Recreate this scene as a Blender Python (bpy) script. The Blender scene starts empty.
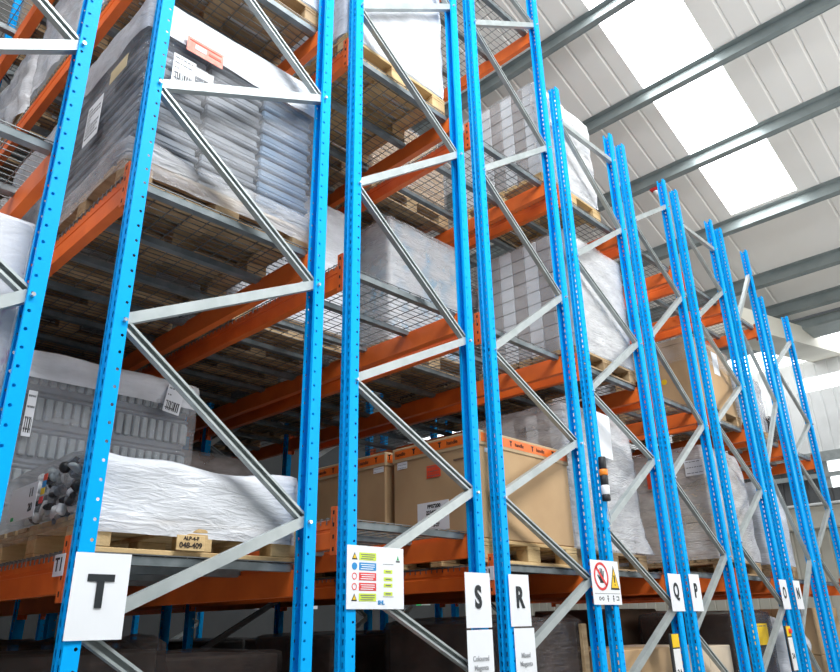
import bpy, math, random
from mathutils import Vector, Matrix, noise
random.seed(7)
S = bpy.context.scene
COL = S.collection
PI = math.pi

# ------------------------------------------------------------------ materials
def mat(name):
    m = bpy.data.materials.new(name); m.use_nodes = True
    nt = m.node_tree; nt.nodes.clear()
    out = nt.nodes.new('ShaderNodeOutputMaterial')
    return m, nt, out
def N(nt, t, **kw):
    n = nt.nodes.new(t)
    for k, v in kw.items():
        if k in n.inputs: n.inputs[k].default_value = v
        else: setattr(n, k, v)
    return n
def L(nt, a, b): nt.links.new(a, b)
def col4(c): return (c[0], c[1], c[2], 1)
def mth(nt, op, a, b=None, c=None):
    n = nt.nodes.new('ShaderNodeMath'); n.operation = op
    for i, v in enumerate((a, b, c)):
        if v is None: continue
        if isinstance(v, (int, float)): n.inputs[i].default_value = v
        else: L(nt, v, n.inputs[i])
    return n.outputs[0]
def mixc(nt, fac, a, b):
    n = nt.nodes.new('ShaderNodeMix'); n.data_type = 'RGBA'
    if isinstance(fac, (int, float)): n.inputs[0].default_value = fac
    else: L(nt, fac, n.inputs[0])
    for i, v in ((6, a), (7, b)):
        if isinstance(v, tuple): n.inputs[i].default_value = col4(v)
        else: L(nt, v, n.inputs[i])
    return n.outputs[2]
def noise_mask(nt, scale, lo, hi, stretch=(1, 1, 1), rot=(0, 0, 0), detail=4):
    tc = N(nt, 'ShaderNodeTexCoord'); mp = N(nt, 'ShaderNodeMapping')
    mp.inputs['Scale'].default_value = stretch; mp.inputs['Rotation'].default_value = rot
    L(nt, tc.outputs['Object'], mp.inputs[0])
    nz = N(nt, 'ShaderNodeTexNoise', Scale=scale, Detail=detail); L(nt, mp.outputs[0], nz.inputs['Vector'])
    r = N(nt, 'ShaderNodeMapRange'); L(nt, nz.outputs[0], r.inputs[0])
    r.inputs[1].default_value = lo; r.inputs[2].default_value = hi
    return r.outputs[0]
def surf(name, c1, c2=None, rough=.5, metal=0, scale=6, lo=.4, hi=.65, stretch=(1, 1, 1), bump=0, bscale=60, spec=.5):
    m, nt, out = mat(name)
    b = N(nt, 'ShaderNodeBsdfPrincipled', Roughness=rough, Metallic=metal); b.inputs['Specular IOR Level'].default_value = spec
    k = noise_mask(nt, scale, lo, hi, stretch)
    L(nt, mixc(nt, k, c1, c2 or tuple(v*.85 for v in c1)), b.inputs['Base Color'])
    if bump:
        tc = N(nt, 'ShaderNodeTexCoord'); nz = N(nt, 'ShaderNodeTexNoise', Scale=bscale, Detail=3); L(nt, tc.outputs['Object'], nz.inputs['Vector'])
        bp = N(nt, 'ShaderNodeBump', Strength=bump, Distance=.01); L(nt, nz.outputs[0], bp.inputs['Height']); L(nt, bp.outputs[0], b.inputs['Normal'])
    L(nt, b.outputs[0], out.inputs[0]); return m
def emit(name, c, s):
    m, nt, out = mat(name); e = N(nt, 'ShaderNodeEmission', Strength=s); e.inputs[0].default_value = col4(c)
    L(nt, e.outputs[0], out.inputs[0]); return m
def film(name, tint, lo, hi, rough=.16, wr=1.25):
    """stretch film: partly see-through, milky where layers build up, wrinkled and glossy"""
    m, nt, out = mat(name)
    b = N(nt, 'ShaderNodeBsdfPrincipled', Roughness=rough); b.inputs['Base Color'].default_value = col4(tint)
    b.inputs['Specular IOR Level'].default_value = .6
    t = N(nt, 'ShaderNodeBsdfTransparent'); t.inputs[0].default_value = (.93, .94, .95, 1)
    k = noise_mask(nt, 3.2, .3, .72, (1, 1, 2.2), (.5, .3, .2), 6)
    r = N(nt, 'ShaderNodeMapRange'); L(nt, k, r.inputs[0]); r.inputs[3].default_value = lo; r.inputs[4].default_value = hi
    tc = N(nt, 'ShaderNodeTexCoord'); mp = N(nt, 'ShaderNodeMapping'); mp.inputs['Scale'].default_value = (3, 3, 13); mp.inputs['Rotation'].default_value = (.55, -.5, 0)
    L(nt, tc.outputs['Object'], mp.inputs[0])
    nz = N(nt, 'ShaderNodeTexNoise', Scale=2.6, Detail=5, Distortion=1.2); L(nt, mp.outputs[0], nz.inputs['Vector'])
    bp = N(nt, 'ShaderNodeBump', Strength=.55*wr, Distance=.035); L(nt, nz.outputs[0], bp.inputs['Height']); L(nt, bp.outputs[0], b.inputs['Normal'])
    mx = N(nt, 'ShaderNodeMixShader'); L(nt, r.outputs[0], mx.inputs[0]); L(nt, t.outputs[0], mx.inputs[1]); L(nt, b.outputs[0], mx.inputs[2])
    L(nt, mx.outputs[0], out.inputs[0]); return m
def upright_mat():
    """blue enamel; round holes through the flanges, slots through the face (really open)"""
    m, nt, out = mat('blue_enamel_punched')
    b = N(nt, 'ShaderNodeBsdfPrincipled', Roughness=.42); b.inputs['Specular IOR Level'].default_value = .08
    k = noise_mask(nt, 9, .55, .8, (1, 1, .15))
    L(nt, mixc(nt, k, (.002, .385, .90), (.004, .33, .80)), b.inputs['Base Color'])
    tc = N(nt, 'ShaderNodeTexCoord'); sp = N(nt, 'ShaderNodeSeparateXYZ'); L(nt, tc.outputs['Object'], sp.inputs[0])
    sn = N(nt, 'ShaderNodeSeparateXYZ'); L(nt, tc.outputs['Normal'], sn.inputs[0])
    ax = mth(nt, 'ABSOLUTE', sp.outputs[0]); z = sp.outputs[2]; y = sp.outputs[1]
    dz = mth(nt, 'SUBTRACT', mth(nt, 'FLOORED_MODULO', z, .075), .0375)
    dx = mth(nt, 'SUBTRACT', ax, .044)
    hole = mth(nt, 'LESS_THAN', mth(nt, 'SQRT', mth(nt, 'ADD', mth(nt, 'MULTIPLY', dz, dz), mth(nt, 'MULTIPLY', dx, dx))), .0068)
    hole = mth(nt, 'MULTIPLY', hole, mth(nt, 'GREATER_THAN', mth(nt, 'ABSOLUTE', sn.outputs[1]), .7))
    dz2 = mth(nt, 'ABSOLUTE', mth(nt, 'SUBTRACT', mth(nt, 'FLOORED_MODULO', z, .05), .025))
    dy = mth(nt, 'ABSOLUTE', mth(nt, 'SUBTRACT', mth(nt, 'ABSOLUTE', mth(nt, 'SUBTRACT', y, .040)), .021))
    slot = mth(nt, 'MULTIPLY', mth(nt, 'LESS_THAN', dz2, .0135), mth(nt, 'LESS_THAN', dy, .0056))
    slot = mth(nt, 'MULTIPLY', slot, mth(nt, 'GREATER_THAN', mth(nt, 'ABSOLUTE', sn.outputs[0]), .5))
    slot = mth(nt, 'MULTIPLY', slot, mth(nt, 'LESS_THAN', ax, .03))
    h = mth(nt, 'MAXIMUM', hole, slot)
    t = N(nt, 'ShaderNodeBsdfTransparent')
    mx = N(nt, 'ShaderNodeMixShader'); L(nt, h, mx.inputs[0]); L(nt, b.outputs[0], mx.inputs[1]); L(nt, t.outputs[0], mx.inputs[2])
    L(nt, mx.outputs[0], out.inputs[0]); return m
def striped(name, c1, c2, axis, period, duty, rough=.6):
    m, nt, out = mat(name); b = N(nt, 'ShaderNodeBsdfPrincipled', Roughness=rough)
    tc = N(nt, 'ShaderNodeTexCoord'); sp = N(nt, 'ShaderNodeSeparateXYZ'); L(nt, tc.outputs['Object'], sp.inputs[0])
    k = mth(nt, 'LESS_THAN', mth(nt, 'FLOORED_MODULO', sp.outputs[axis], period), period*duty)
    L(nt, mixc(nt, k, c1, c2), b.inputs['Base Color']); L(nt, b.outputs[0], out.inputs[0]); return m
def printed(name, base, ink, scale=7, lo=.56, hi=.6):
    m, nt, out = mat(name); b = N(nt, 'ShaderNodeBsdfPrincipled', Roughness=.5)
    k = noise_mask(nt, scale, lo, hi, (1.4, 1.4, 1.0), (0, 0, 0), 3)
    L(nt, mixc(nt, k, base, ink), b.inputs['Base Color']); L(nt, b.outputs[0], out.inputs[0]); return m

M = dict(
    blue=upright_mat(),
    blue_plain=surf('blue_enamel', (.003, .32, .86), rough=.4, spec=.2),
    orange=surf('orange_enamel', (.88, .175, .026), (.78, .14, .022), rough=.42, scale=5),
    orange_dark=surf('orange_connector', (.85, .16, .03), rough=.45),
    galv=surf('galvanised_steel', (.42, .46, .46), (.35, .39, .39), rough=.42, metal=.3, scale=10),
    galv_dark=surf('galvanised_channel', (.22, .25, .26), (.15, .18, .19), rough=.45, metal=.4, scale=10),
    wire=surf('bright_wire', (.15, .16, .16), rough=.45, metal=.3),
    bolt=surf('zinc_bolt', (.75, .78, .8), rough=.25, metal=.7),
    slot=surf('hook_slot_dark', (.02, .012, .01), rough=.8),
    wood=surf('pallet_pine', (.47, .33, .185), (.33, .215, .11), rough=.8, scale=7, stretch=(.6, 4, 4), bump=.3),
    wood_light=surf('pallet_pine_fresh', (.62, .44, .22), (.5, .34, .16), rough=.8, scale=7, stretch=(.6, 4, 4), bump=.3),
    wood_ink=surf('stencil_ink', (.03, .02, .015), rough=.8),
    carton=surf('brown_card', (.50, .33, .175), (.45, .29, .15), rough=.75, scale=3),
    carton_lid=surf('lid_card', (.53, .38, .22), rough=.75, scale=3),
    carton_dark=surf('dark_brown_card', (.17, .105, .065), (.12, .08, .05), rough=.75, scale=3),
    carton_pale=surf('pale_card', (.60, .49, .36), rough=.75, scale=3),
    tape=surf('orange_tape', (.85, .17, .02), rough=.4),
    ink=surf('black_print', (.012, .014, .016), rough=.6),
    ink_grey=surf('grey_print', (.16, .17, .18), rough=.7),
    letter=surf('sign_letter', (.010, .015, .019), rough=.6),
    paper=surf('white_paper', (.80, .82, .85), (.77, .79, .82), rough=.6, scale=2),
    red_sticker=surf('red_sticker', (.82, .08, .03), rough=.5),
    pale_red=surf('faded_red_sticker', (.80, .18, .12), (.74, .26, .2), rough=.5, scale=20),
    kraft_tag=surf('beige_tag', (.62, .5, .3), rough=.7),
    yellow=surf('sign_yellow', (.85, .55, .01), rough=.5),
    lime=surf('notice_lime', (.62, .78, .06), rough=.5),
    sblue=surf('notice_blue', (.01, .25, .58), rough=.5),
    sred=surf('notice_red', (.75, .04, .04), rough=.5),
    sgreen=surf('green_print', (.02, .4, .12), rough=.5),
    tray=surf('grey_tray', (.20, .22, .25), (.15, .17, .20), rough=.5, scale=5),
    tray_blue=surf('bluish_tray', (.12, .21, .32), (.10, .17, .27), rough=.45, scale=5),
    crate=surf('grey_crate', (.36, .40, .41), (.30, .33, .34), rough=.5),
    white_core=surf('white_card', (.72, .73, .74), (.64, .65, .66), rough=.6, scale=3),
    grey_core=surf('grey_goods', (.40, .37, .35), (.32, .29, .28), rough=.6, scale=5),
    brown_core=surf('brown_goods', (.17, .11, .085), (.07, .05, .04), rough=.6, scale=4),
    stripe=striped('brown_white_cartons', (.34, .25, .19), (.72, .70, .68), 1, .24, .42),
    printblue=printed('blue_printed_card', (.70, .72, .73), (.30, .52, .68), 9, .52, .62),
    printpink=printed('pink_printed_card', (.76, .75, .77), (.50, .25, .45), 6, .60, .66),
    dark=surf('dark_plastic', (.012, .013, .015), rough=.5),
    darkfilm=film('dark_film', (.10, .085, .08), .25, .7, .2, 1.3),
    film_clear=film('film_clear', (.80, .80, .82), .05, .32),
    film_mid=film('film_milky', (.80, .79, .80), .2, .62),
    film_white=film('film_white', (.76, .78, .82), .6, .97, .2, .7),
    film_soft=film('film_soft', (.80, .80, .82), .14, .38),
    film_fog=film('film_fog', (.74, .73, .73), .4, .88),
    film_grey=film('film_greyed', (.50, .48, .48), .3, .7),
    roof=surf('roof_liner', (.80, .79, .76), (.77, .76, .73), rough=.55, scale=1.2),
    purlin=surf('purlin_galvanised', (.27, .31, .31), (.22, .26, .26), rough=.5, metal=.3, scale=3),
    wall_dim=surf('wall_cladding_shade', (.085, .09, .095), rough=.7, scale=1),  # near-black on back and left walls: interior shade put into the colour
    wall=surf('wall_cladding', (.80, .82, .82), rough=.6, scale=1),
    cream=surf('cream_cladding', (.62, .60, .52), (.57, .55, .47), rough=.6, scale=1),
    floor=surf('concrete_floor', (.30, .30, .29), (.24, .24, .23), rough=.45, scale=1.5, bump=.1),
    sky=emit('daylight_panel', (.97, .99, 1.0), 11.0),
    wall_glow=emit('added_wall_glow', (.97, .99, 1.0), 3.5),  # emitter invented to brighten the far side wall
    window=emit('window_daylight', (.95, .98, 1.0), 3.5),
    window_dim=emit('window_grey_daylight', (.85, .9, .95), .55),
    ink_pale=surf('pale_print', (.33, .34, .36), rough=.7),
    exit_green=emit('exit_green', (.03, .7, .2), .8),
    orange_band=surf('orange_band', (.9, .25, .02), rough=.4),
    white_plastic=surf('white_plastic', (.85, .85, .85), rough=.4),
)

# ------------------------------------------------------------------ mesh helpers
class MB:
    def __init__(s): s.v = []; s.f = []
    def add(s, vs, fs):
        o = len(s.v); s.v += [tuple(v) for v in vs]; s.f += [tuple(i+o for i in f) for f in fs]; return s
    def box(s, x0, x1, y0, y1, z0, z1):
        vs = [(x, y, z) for z in (z0, z1) for y in (y0, y1) for x in (x0, x1)]
        return s.add(vs, [(0, 2, 3, 1), (4, 5, 7, 6), (0, 1, 5, 4), (2, 6, 7, 3), (0, 4, 6, 2), (1, 3, 7, 5)])
    def bevbox(s, x0, x1, y0, y1, z0, z1, b=.006):
        """box with chamfered vertical and horizontal edges"""
        vs = []; 
        def ring(z, i):
            return [(x0+i, y0+b, z), (x0+b, y0+i, z), (x1-b, y0+i, z), (x1-i, y0+b, z), (x1-i, y1-b, z), (x1-b, y1-i, z), (x0+b, y1-i, z), (x0+i, y1-b, z)]
        for z, i in ((z0, b*.9), (z0+b, 0), (z1-b, 0), (z1, b*.9)): vs += ring(z, i)
        fs = [tuple(range(7, -1, -1)), tuple(range(24, 32))]
        for k in range(3):
            for i in range(8):
                j = (i+1) % 8; fs.append((k*8+i, k*8+j, k*8+8+j, k*8+8+i))
        return s.add(vs, fs)
    def prism(s, prof, a, b, axis='y'):
        """extrude closed 2D profile [(u,v)] from a to b"""
        def P(u, v, t): return {'x': (t, u, v), 'y': (u, t, v), 'z': (u, v, t)}[axis]
        n = len(prof); vs = [P(u, v, a) for u, v in prof]+[P(u, v, b) for u, v in prof]
        fs = [(i, (i+1) % n, n+(i+1) % n, n+i) for i in range(n)]+[tuple(range(n-1, -1, -1)), tuple(range(n, 2*n))]
        return s.add(vs, fs)
    def sheet(s, line, th, a, b, axis='z'):
        """extruded open folded sheet of thickness th along a 2D polyline"""
        n = len(line); off = []
        for i in range(n):
            d = Vector((0, 0))
            ns = []
            for j in (i-1, i):
                if 0 <= j < n-1:
                    e = (Vector(line[j+1])-Vector(line[j])).normalized(); ns.append(Vector((-e.y, e.x)))
            m = sum(ns, Vector((0, 0)))
            if m.length < 1e-6: m = ns[0]
            m.normalize(); k = th/max(.5, m.dot(ns[0])); off.append(Vector(line[i])+m*k)
        def P(u, v, t): return {'x': (t, u, v), 'y': (u, t, v), 'z': (u, v, t)}[axis]
        vs = []
        for t in (a, b):
            vs += [P(u, v, t) for u, v in line]; vs += [P(o.x, o.y, t) for o in off]
        fs = []
        for i in range(n-1):
            fs += [(i, i+1, 2*n+i+1, 2*n+i), (n+i+1, n+i, 3*n+i, 3*n+i+1), (i+1, i, n+i, n+i+1), (2*n+i, 2*n+i+1, 3*n+i+1, 3*n+i)]
        fs += [(0, 2*n, 3*n, n), (n-1, 2*n-1, 4*n-1, 3*n-1)]
        return s.add(vs, fs)
    def tube(s, pts, r, seg=8):
        pts = [Vector(p) for p in pts]; rings = []; base = len(s.v); n = len(pts)
        for i, p in enumerate(pts):
            d = (pts[min(i+1, n-1)]-pts[max(i-1, 0)]).normalized()
            u = d.cross(Vector((.3, .2, .93))); 
            if u.length < .1: u = d.cross(Vector((1, 0, 0)))
            u.normalize(); w = d.cross(u); rr = r[i] if isinstance(r, (list, tuple)) else r
            s.v += [tuple(p+(u*math.cos(2*PI*k/seg)+w*math.sin(2*PI*k/seg))*rr) for k in range(seg)]
        for i in range(n-1):
            for k in range(seg):
                a = base+i*seg+k; b = base+i*seg+(k+1) % seg; s.f.append((a, b, b+seg, a+seg))
        s.f += [tuple(base+k for k in range(seg-1, -1, -1)), tuple(base+(n-1)*seg+k for k in range(seg))]
        return s
    def xf(s, mtx):
        s.v = [tuple(mtx @ Vector(v)) for v in s.v]; return s
    def mesh(s, name, m, smooth=False):
        me = bpy.data.meshes.new(name); me.from_pydata(s.v, [], s.f); me.materials.append(M[m] if isinstance(m, str) else m)
        if smooth: me.polygons.foreach_set('use_smooth', [True]*len(me.polygons))
        me.update(); return me
    def build(s, name, m, parent=None, smooth=False, loc=None):
        return link(name, s.mesh(name, m, smooth), parent, loc)
def link(name, me, parent=None, loc=None, rz=0):
    o = bpy.data.objects.new(name, me); COL.objects.link(o); o.parent = parent
    if loc: o.location = loc
    if rz: o.rotation_euler = (0, 0, rz)
    return o
def tag(o, label, cat, group=None):
    o['label'] = label; o['category'] = cat
    if group: o['group'] = group
    return o
def thing(name, label, cat, loc, group=None, rz=0):
    o = bpy.data.objects.new(name, None); COL.objects.link(o); o.location = loc; o.rotation_euler = (0, 0, rz); o.empty_display_size = .1
    return tag(o, label, cat, group)
def struct(o, kind='structure'): o['kind'] = kind; return o
def copy_tree(o, parent=None):
    c = o.copy(); COL.objects.link(c)
    if parent: c.parent = parent
    for ch in list(o.children): copy_tree(ch, c)
    return c

def text_mesh(s, size, bold=0, sx=1.0, ext=.0008):
    cu = bpy.data.curves.new('txt', 'FONT'); cu.body = s; cu.size = size; cu.extrude = ext; cu.offset = bold; cu.align_x = 'CENTER'; cu.align_y = 'CENTER'; cu.resolution_u = 4
    ob = bpy.data.objects.new('txt', cu); COL.objects.link(ob)
    dg = bpy.context.evaluated_depsgraph_get(); me = bpy.data.meshes.new_from_object(ob.evaluated_get(dg))
    bpy.data.objects.remove(ob); bpy.data.curves.remove(cu)
    me.transform(Matrix.Diagonal((sx, 1, 1, 1))); me.transform(Matrix.Rotation(PI/2, 4, 'X'))
    return me
def text(parent, s, size, m, loc, bold=0, sx=1.0, rz=0, name='lettering'):
    me = text_mesh(s, size, bold, sx); me.name = name; me.materials.clear(); me.materials.append(M[m])
    return link(name, me, parent, loc, rz)
def disc_ring(mb, cx, cz, r0, r1, y, seg=40, th=.001):
    for k in range(seg):
        a = 2*PI*k/seg; b = 2*PI*(k+1)/seg
        P = lambda r, t, yy: (cx+r*math.cos(t), yy, cz+r*math.sin(t))
        vs = [P(r0, a, y-th), P(r1, a, y-th), P(r1, b, y-th), P(r0, b, y-th), P(r0, a, y), P(r1, a, y), P(r1, b, y), P(r0, b, y)]
        mb.add(vs, [(0, 1, 2, 3), (7, 6, 5, 4), (1, 5, 6, 2), (0, 3, 7, 4)])
    return mb
def tri(mb, cx, cz, w, h, y, th=.001):
    return mb.prism([(cx-w/2, cz-h/2), (cx+w/2, cz-h/2), (cx, cz+h/2)], y-th, y, 'y')

# ------------------------------------------------------------------ camera
f_px, pit, rol, yaw = 713.1462771721647, math.radians(22.04972295837035), math.radians(-1.2189693055395063), math.radians(43.84772835890208)
F = Vector((math.cos(pit)*math.cos(yaw), math.cos(pit)*math.sin(yaw), math.sin(pit)))
Rt = Vector((math.sin(yaw), -math.cos(yaw), 0)); U = Rt.cross(F)
R2 = math.cos(rol)*Rt+math.sin(rol)*U; U2 = -math.sin(rol)*Rt+math.cos(rol)*U
cam = bpy.data.cameras.new('camera'); co = bpy.data.objects.new('camera', cam); COL.objects.link(co)
cam.sensor_width = 36; cam.sensor_fit = 'HORIZONTAL'; cam.lens = f_px/840*36
co.matrix_world = Matrix(((R2.x, U2.x, -F.x, -1.05491854), (R2.y, U2.y, -F.y, -2.79348894), (R2.z, U2.z, -F.z, 1.6), (0, 0, 0, 1)))
cam.clip_start = .05; cam.clip_end = 200
S.camera = co

# ------------------------------------------------------------------ rack layout
ROW = {  # x of the two outer faces, frame height, end-connector foot heights of the levels
    'U': (-1.280, -.257, 8.0, (1.72, 3.39, 5.02, 6.42)),
    'T': (.020, 1.11, 8.0, (1.70, 3.39, 5.02, 6.42)),
    'S': (1.305, 2.367, 8.0, (1.93, 3.39, 5.03)),
    'R': (2.548, 3.611, 8.0, (1.76, 3.39, 5.03, 6.76)),
    'Q': (3.788, 4.840, 6.336, (1.77, 3.40, 5.03)),
    'P': (5.033, 6.030, 6.336, (1.80, 3.41, 5.03)),
    'O': (6.282, 7.312, 6.336, (1.81, 3.43, 5.03)),
    'N': (7.553, 8.472, 6.336, (1.81, 3.43, 5.03)),
    'M': (8.660, 9.700, 5.70, (1.81, 3.43)),
}
NODES = {  # zigzag bracing: post side and height, from the top down
    'T': 'R7.1 L6.58 R5.83 L5.33 R4.584 L4.08 R3.325 L2.822 R2.074 L1.61 R.95 L.4',
    'U': 'R7.9 L7.2 R6.55 L5.95 R5.3 L4.7 R4.07 L3.45 R2.82 L2.2 R1.6 L1.0 R.4',
    'S': 'R7.6 L7.0 R6.27 L5.55 R4.82 L4.11 R3.34 L2.85 R2.35 L1.82 R1.33 L.85 R.35',
    'R': 'R7.7 L7.3 R6.965 L6.3 R5.53 L4.82 R4.06 L3.35 R2.85 L2.35 R1.87 L1.35 R.8 L.35',
    'Q': 'R6.01 L5.98 R5.19 L4.54 R3.98 L3.32 R2.89 L2.25 R1.69 L1.15 R.6',
    'P': 'R5.98 L5.42 R4.83 L4.12 R3.41 L2.78 R2.15 L1.5 R.9 L.35',
    'O': 'R5.92 L5.90 R5.32 L4.7 R4.10 L3.5 R2.9 L2.3 R1.71 L1.1 R.5',
    'N': 'R5.95 L5.0 R4.14 L3.2 R2.21 L1.4 R.6',
    'M': 'R5.3 L4.7 R4.08 L3.5 R2.92 L2.3 R1.7 L1.1 R.5',
}
BAY = 3.72
PROF = [(.060, .018), (.060, 0), (0, 0), (0, .027), (.007, .033), (.007, .047), (0, .053), (0, .080), (.060, .080), (.060, .062)]
def upright_mesh(side, h):
    sg = 1 if side == 'L' else -1
    mb = MB().sheet([(x, y) for x, y in PROF], -.0035, 0, h, 'z')
    if sg < 0: mb.v = [(-x, y, z) for x, y, z in mb.v]
    return mb.mesh('upright', 'blue')
UPM = {}
def brace_mesh(p, q, flip):
    p = Vector(p); q = Vector(q); d = q-p; ln = d.length; d.normalize()
    ux = Vector((0, 1, 0)); uz = d.cross(ux)
    if uz.z < 0: uz = -uz
    prof = [(-.018, -.010), (-.018, -.021), (.018, -.021), (.018, .021), (-.018, .021), (-.018, .010)]   # (y, z') lipped C
    if flip: prof = [(-a, b) for a, b in prof]
    mb = MB().sheet(prof, .003, 0, ln, 'x')
    mtx = Matrix(((d.x, ux.x, uz.x, p.x), (d.y, ux.y, uz.y, p.y), (d.z, ux.z, uz.z, p.z), (0, 0, 0, 1)))
    return mb.xf(mtx)
BOLT = MB().tube([(0, -.014, 0), (0, .004, 0)], .009, 6).mesh('bolt', 'bolt')
def frame(row, label, y=0.0, bolts=True):
    x0, x1, h, _ = ROW[row]
    t = thing('rack_frame', label, 'rack frame', (x0, y, 0), 'blue upright frames of the racking')
    w = x1-x0
    for sd, xx in (('L', 0), ('R', w)):
        k = (sd, h)
        if k not in UPM: UPM[k] = upright_mesh(sd, h)
        link('upright', UPM[k], t, (xx, 0, .006))
        sg = 1 if sd == 'L' else -1
        MB().bevbox(min(xx-.02*sg, xx+.115*sg), max(xx-.02*sg, xx+.115*sg), -.02, .08, 0, .008, .002).build('foot_plate', 'blue_plain', t)
    nd = [(c[0], float(c[1:])) for c in NODES[row].split()]
    P = lambda s, z: (.044 if s == 'L' else w-.044, .040, z)
    for i in range(len(nd)-1):
        a, b = nd[i], nd[i+1]
        falls_right = (a[0] == 'L')
        pa, pb = P(*a), P(*b)
        mb = brace_mesh(pa, pb, not falls_right)
        dy = -.019 if falls_right else .019
        mb.v = [(x, yy+dy*.0+(-.0 if falls_right else 0), z) for x, yy, z in mb.v]
        mb.build('brace', 'galv', t)
    if bolts:
        for s, z in nd:
            if z > h-.1 or 1.25 < z < 2.0: continue
            xx, yy, zz = P(s, z)
            link('bolt', BOLT, t, (xx, -.004, zz-.012))
    return t
FL = {'U': 'blue end frame at the left edge of the photo, left of the T frame', 'T': 'blue end frame carrying the T sign on its left post',
      'S': 'blue end frame with the safety notice and the S sign on its posts', 'R': 'blue end frame carrying the R sign, right of the S frame',
      'Q': 'blue end frame carrying the Q sign on its right post', 'P': 'blue end frame carrying the P sign on its left post',
      'O': 'blue end frame carrying the O sign on its right post', 'N': 'blue end frame carrying the N sign on its left post',
      'M': 'shorter blue end frame at the far right, past the N frame'}
ROWN = {k: (f'{k} rack' if k in 'TSRQPON' else ('unlettered rack beside T' if k == 'U' else 'short rack past N')) for k in ROW}
for r in ROW: frame(r, FL[r])
for r in 'UTSRQPO': frame(r, f'shaded blue inner frame one bay behind the front of the {ROWN[r]}', BAY, False)
for r in 'TSRQ': frame(r, f'dark blue inner frame two bays back in the {ROWN[r]}', 2*BAY, False)

LV = ['lowest', 'second', 'third', 'top']
# ------------------------------------------------------------------ beams
def beam_proto():
    ln = BAY-.08
    t = thing('pallet_beam', '', 'beam', (0, 0, 0), 'orange pallet beams of the racking')
    pr = [(0, 0), (.05, 0), (.05, .118), (.038, .118), (.038, .140), (.0, .140), (.0, .098), (.004, .094), (.004, .082), (0, .078)]
    MB().prism(pr, .005, ln-.005, 'y').build('beam_bar', 'orange', t)
    for e, y in ((0, 0), (1, ln)):
        sg = 1 if e == 0 else -1
        mb = MB()
        y0, y1 = (0, .045) if e == 0 else (ln-.045, ln)
        mb.bevbox(-.009, -.003, y0, y1, -.035, .205, .0015)
        mb.bevbox(-.009, .05, min(y, y+.006*sg), max(y, y+.006*sg), -.035, .205, .0015)
        c = mb.build('end_connector', 'orange_dark', t)
        hk = MB()
        for k in range(4):
            zc = -.005+k*.06; hk.box(-.0095, -.0088, y0+.014, y0+.026, zc-.010, zc+.010)
        hk.build('hook_slots', 'slot', c)
    return t
BP = beam_proto(); used_bp = [False]
def flipx(t):   # rear beams: mirror by turning half a turn about the vertical
    t.rotation_euler = (0, 0, PI)
def beam(row, lv, side, bay):
    x0, x1, h, lev = ROW[row]; z = lev[lv]+.035
    t = BP if not used_bp[0] else copy_tree(BP); used_bp[0] = True
    y = bay*BAY+.08
    if side == 'front': t.location = (x0, y, z); t.rotation_euler = (0, 0, 0)
    else: t.location = (x1, y+BAY-.08, z); t.rotation_euler = (0, 0, PI)
    sd = 'left-hand' if side == 'front' else 'right-hand'
    tag(t, f'orange beam, {sd} side of {ROWN[row]}, {LV[lv]} level, {"front bay" if bay == 0 else "inner bay"}', 'beam', 'orange pallet beams of the racking')
for r in ROW:
    for lv in range(len(ROW[r][3])):
        for sd in ('front', 'rear'):
            for bay in ((0, 1) if (r in 'UTSR' and lv < 3) else (0,)):
                beam(r, lv, sd, bay)

# ------------------------------------------------------------------ wire decks
DECK = {}
def deck_proto(row):
    x0, x1 = ROW[row][:2]; w = x1-x0; pw = .89
    t = thing('wire_deck', '', 'wire deck', (0, 0, 0), 'wire decks lying on the beams')
    mb = MB(); g = .0022
    n = int(round(w/.1))
    for i in range(n+1):
        x = -.004+(w+.008)*i/n; mb.box(x-g, x+g, 0, pw, .005, .009)
    m = int(round(pw/.05))
    for j in range(m+1):
        y = pw*j/m; mb.box(-.008, w+.008, y-g, y+g, .009, .013)
        for x in (-.008, w+.008): mb.box(x-g, x+g, y-g, y+g, -.022, .013)
    mb.build('wire_mesh', 'wire', t)
    for y in (.032, .482):
        ch = MB().sheet([(y-.026, .004), (y-.022, -.030), (y+.022, -.030), (y+.026, .004)], .002, .052, w-.052, 'x')
        for xa in (.052, w-.052):
            s = -1 if xa < .1 else 1
            ch.prism([(xa, .004), (xa+s*.045, .0035), (xa+s*.045, .0005), (xa, -.030)], y-.02, y+.02, 'y')
        ch.build('support_channel', 'galv_dark', t)
    return t
ORD = ['nearest the aisle', 'second from the aisle', 'third from the aisle', 'fourth from the aisle', 'fifth from the aisle', 'sixth from the aisle', 'seventh from the aisle', 'eighth from the aisle']
def deck(row, lv, k):
    z = ROW[row][3][lv]+.035+.140
    if row not in DECK: t = DECK[row] = deck_proto(row)
    else: t = copy_tree(DECK[row])
    y = .107+.9*k if k < 4 else BAY+.107+.9*(k-4)
    t.location = (ROW[row][0], y, z)
    tag(t, f'wire deck, {LV[lv]} level, {ROWN[row]}, {ORD[k]}', 'wire deck', 'wire decks lying on the beams')
for r in ROW:
    for lv in range(len(ROW[r][3])):
        for k in range(4):
            if r == 'N' and lv == 2 and k > 1: continue
            deck(r, lv, k)
for r in 'UTSR':
    for lv in (0, 1, 2):
        for k in range(4, 8): deck(r, lv, k)

def dz(row, lv): return ROW[row][3][lv]+.035+.140+.0135

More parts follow.
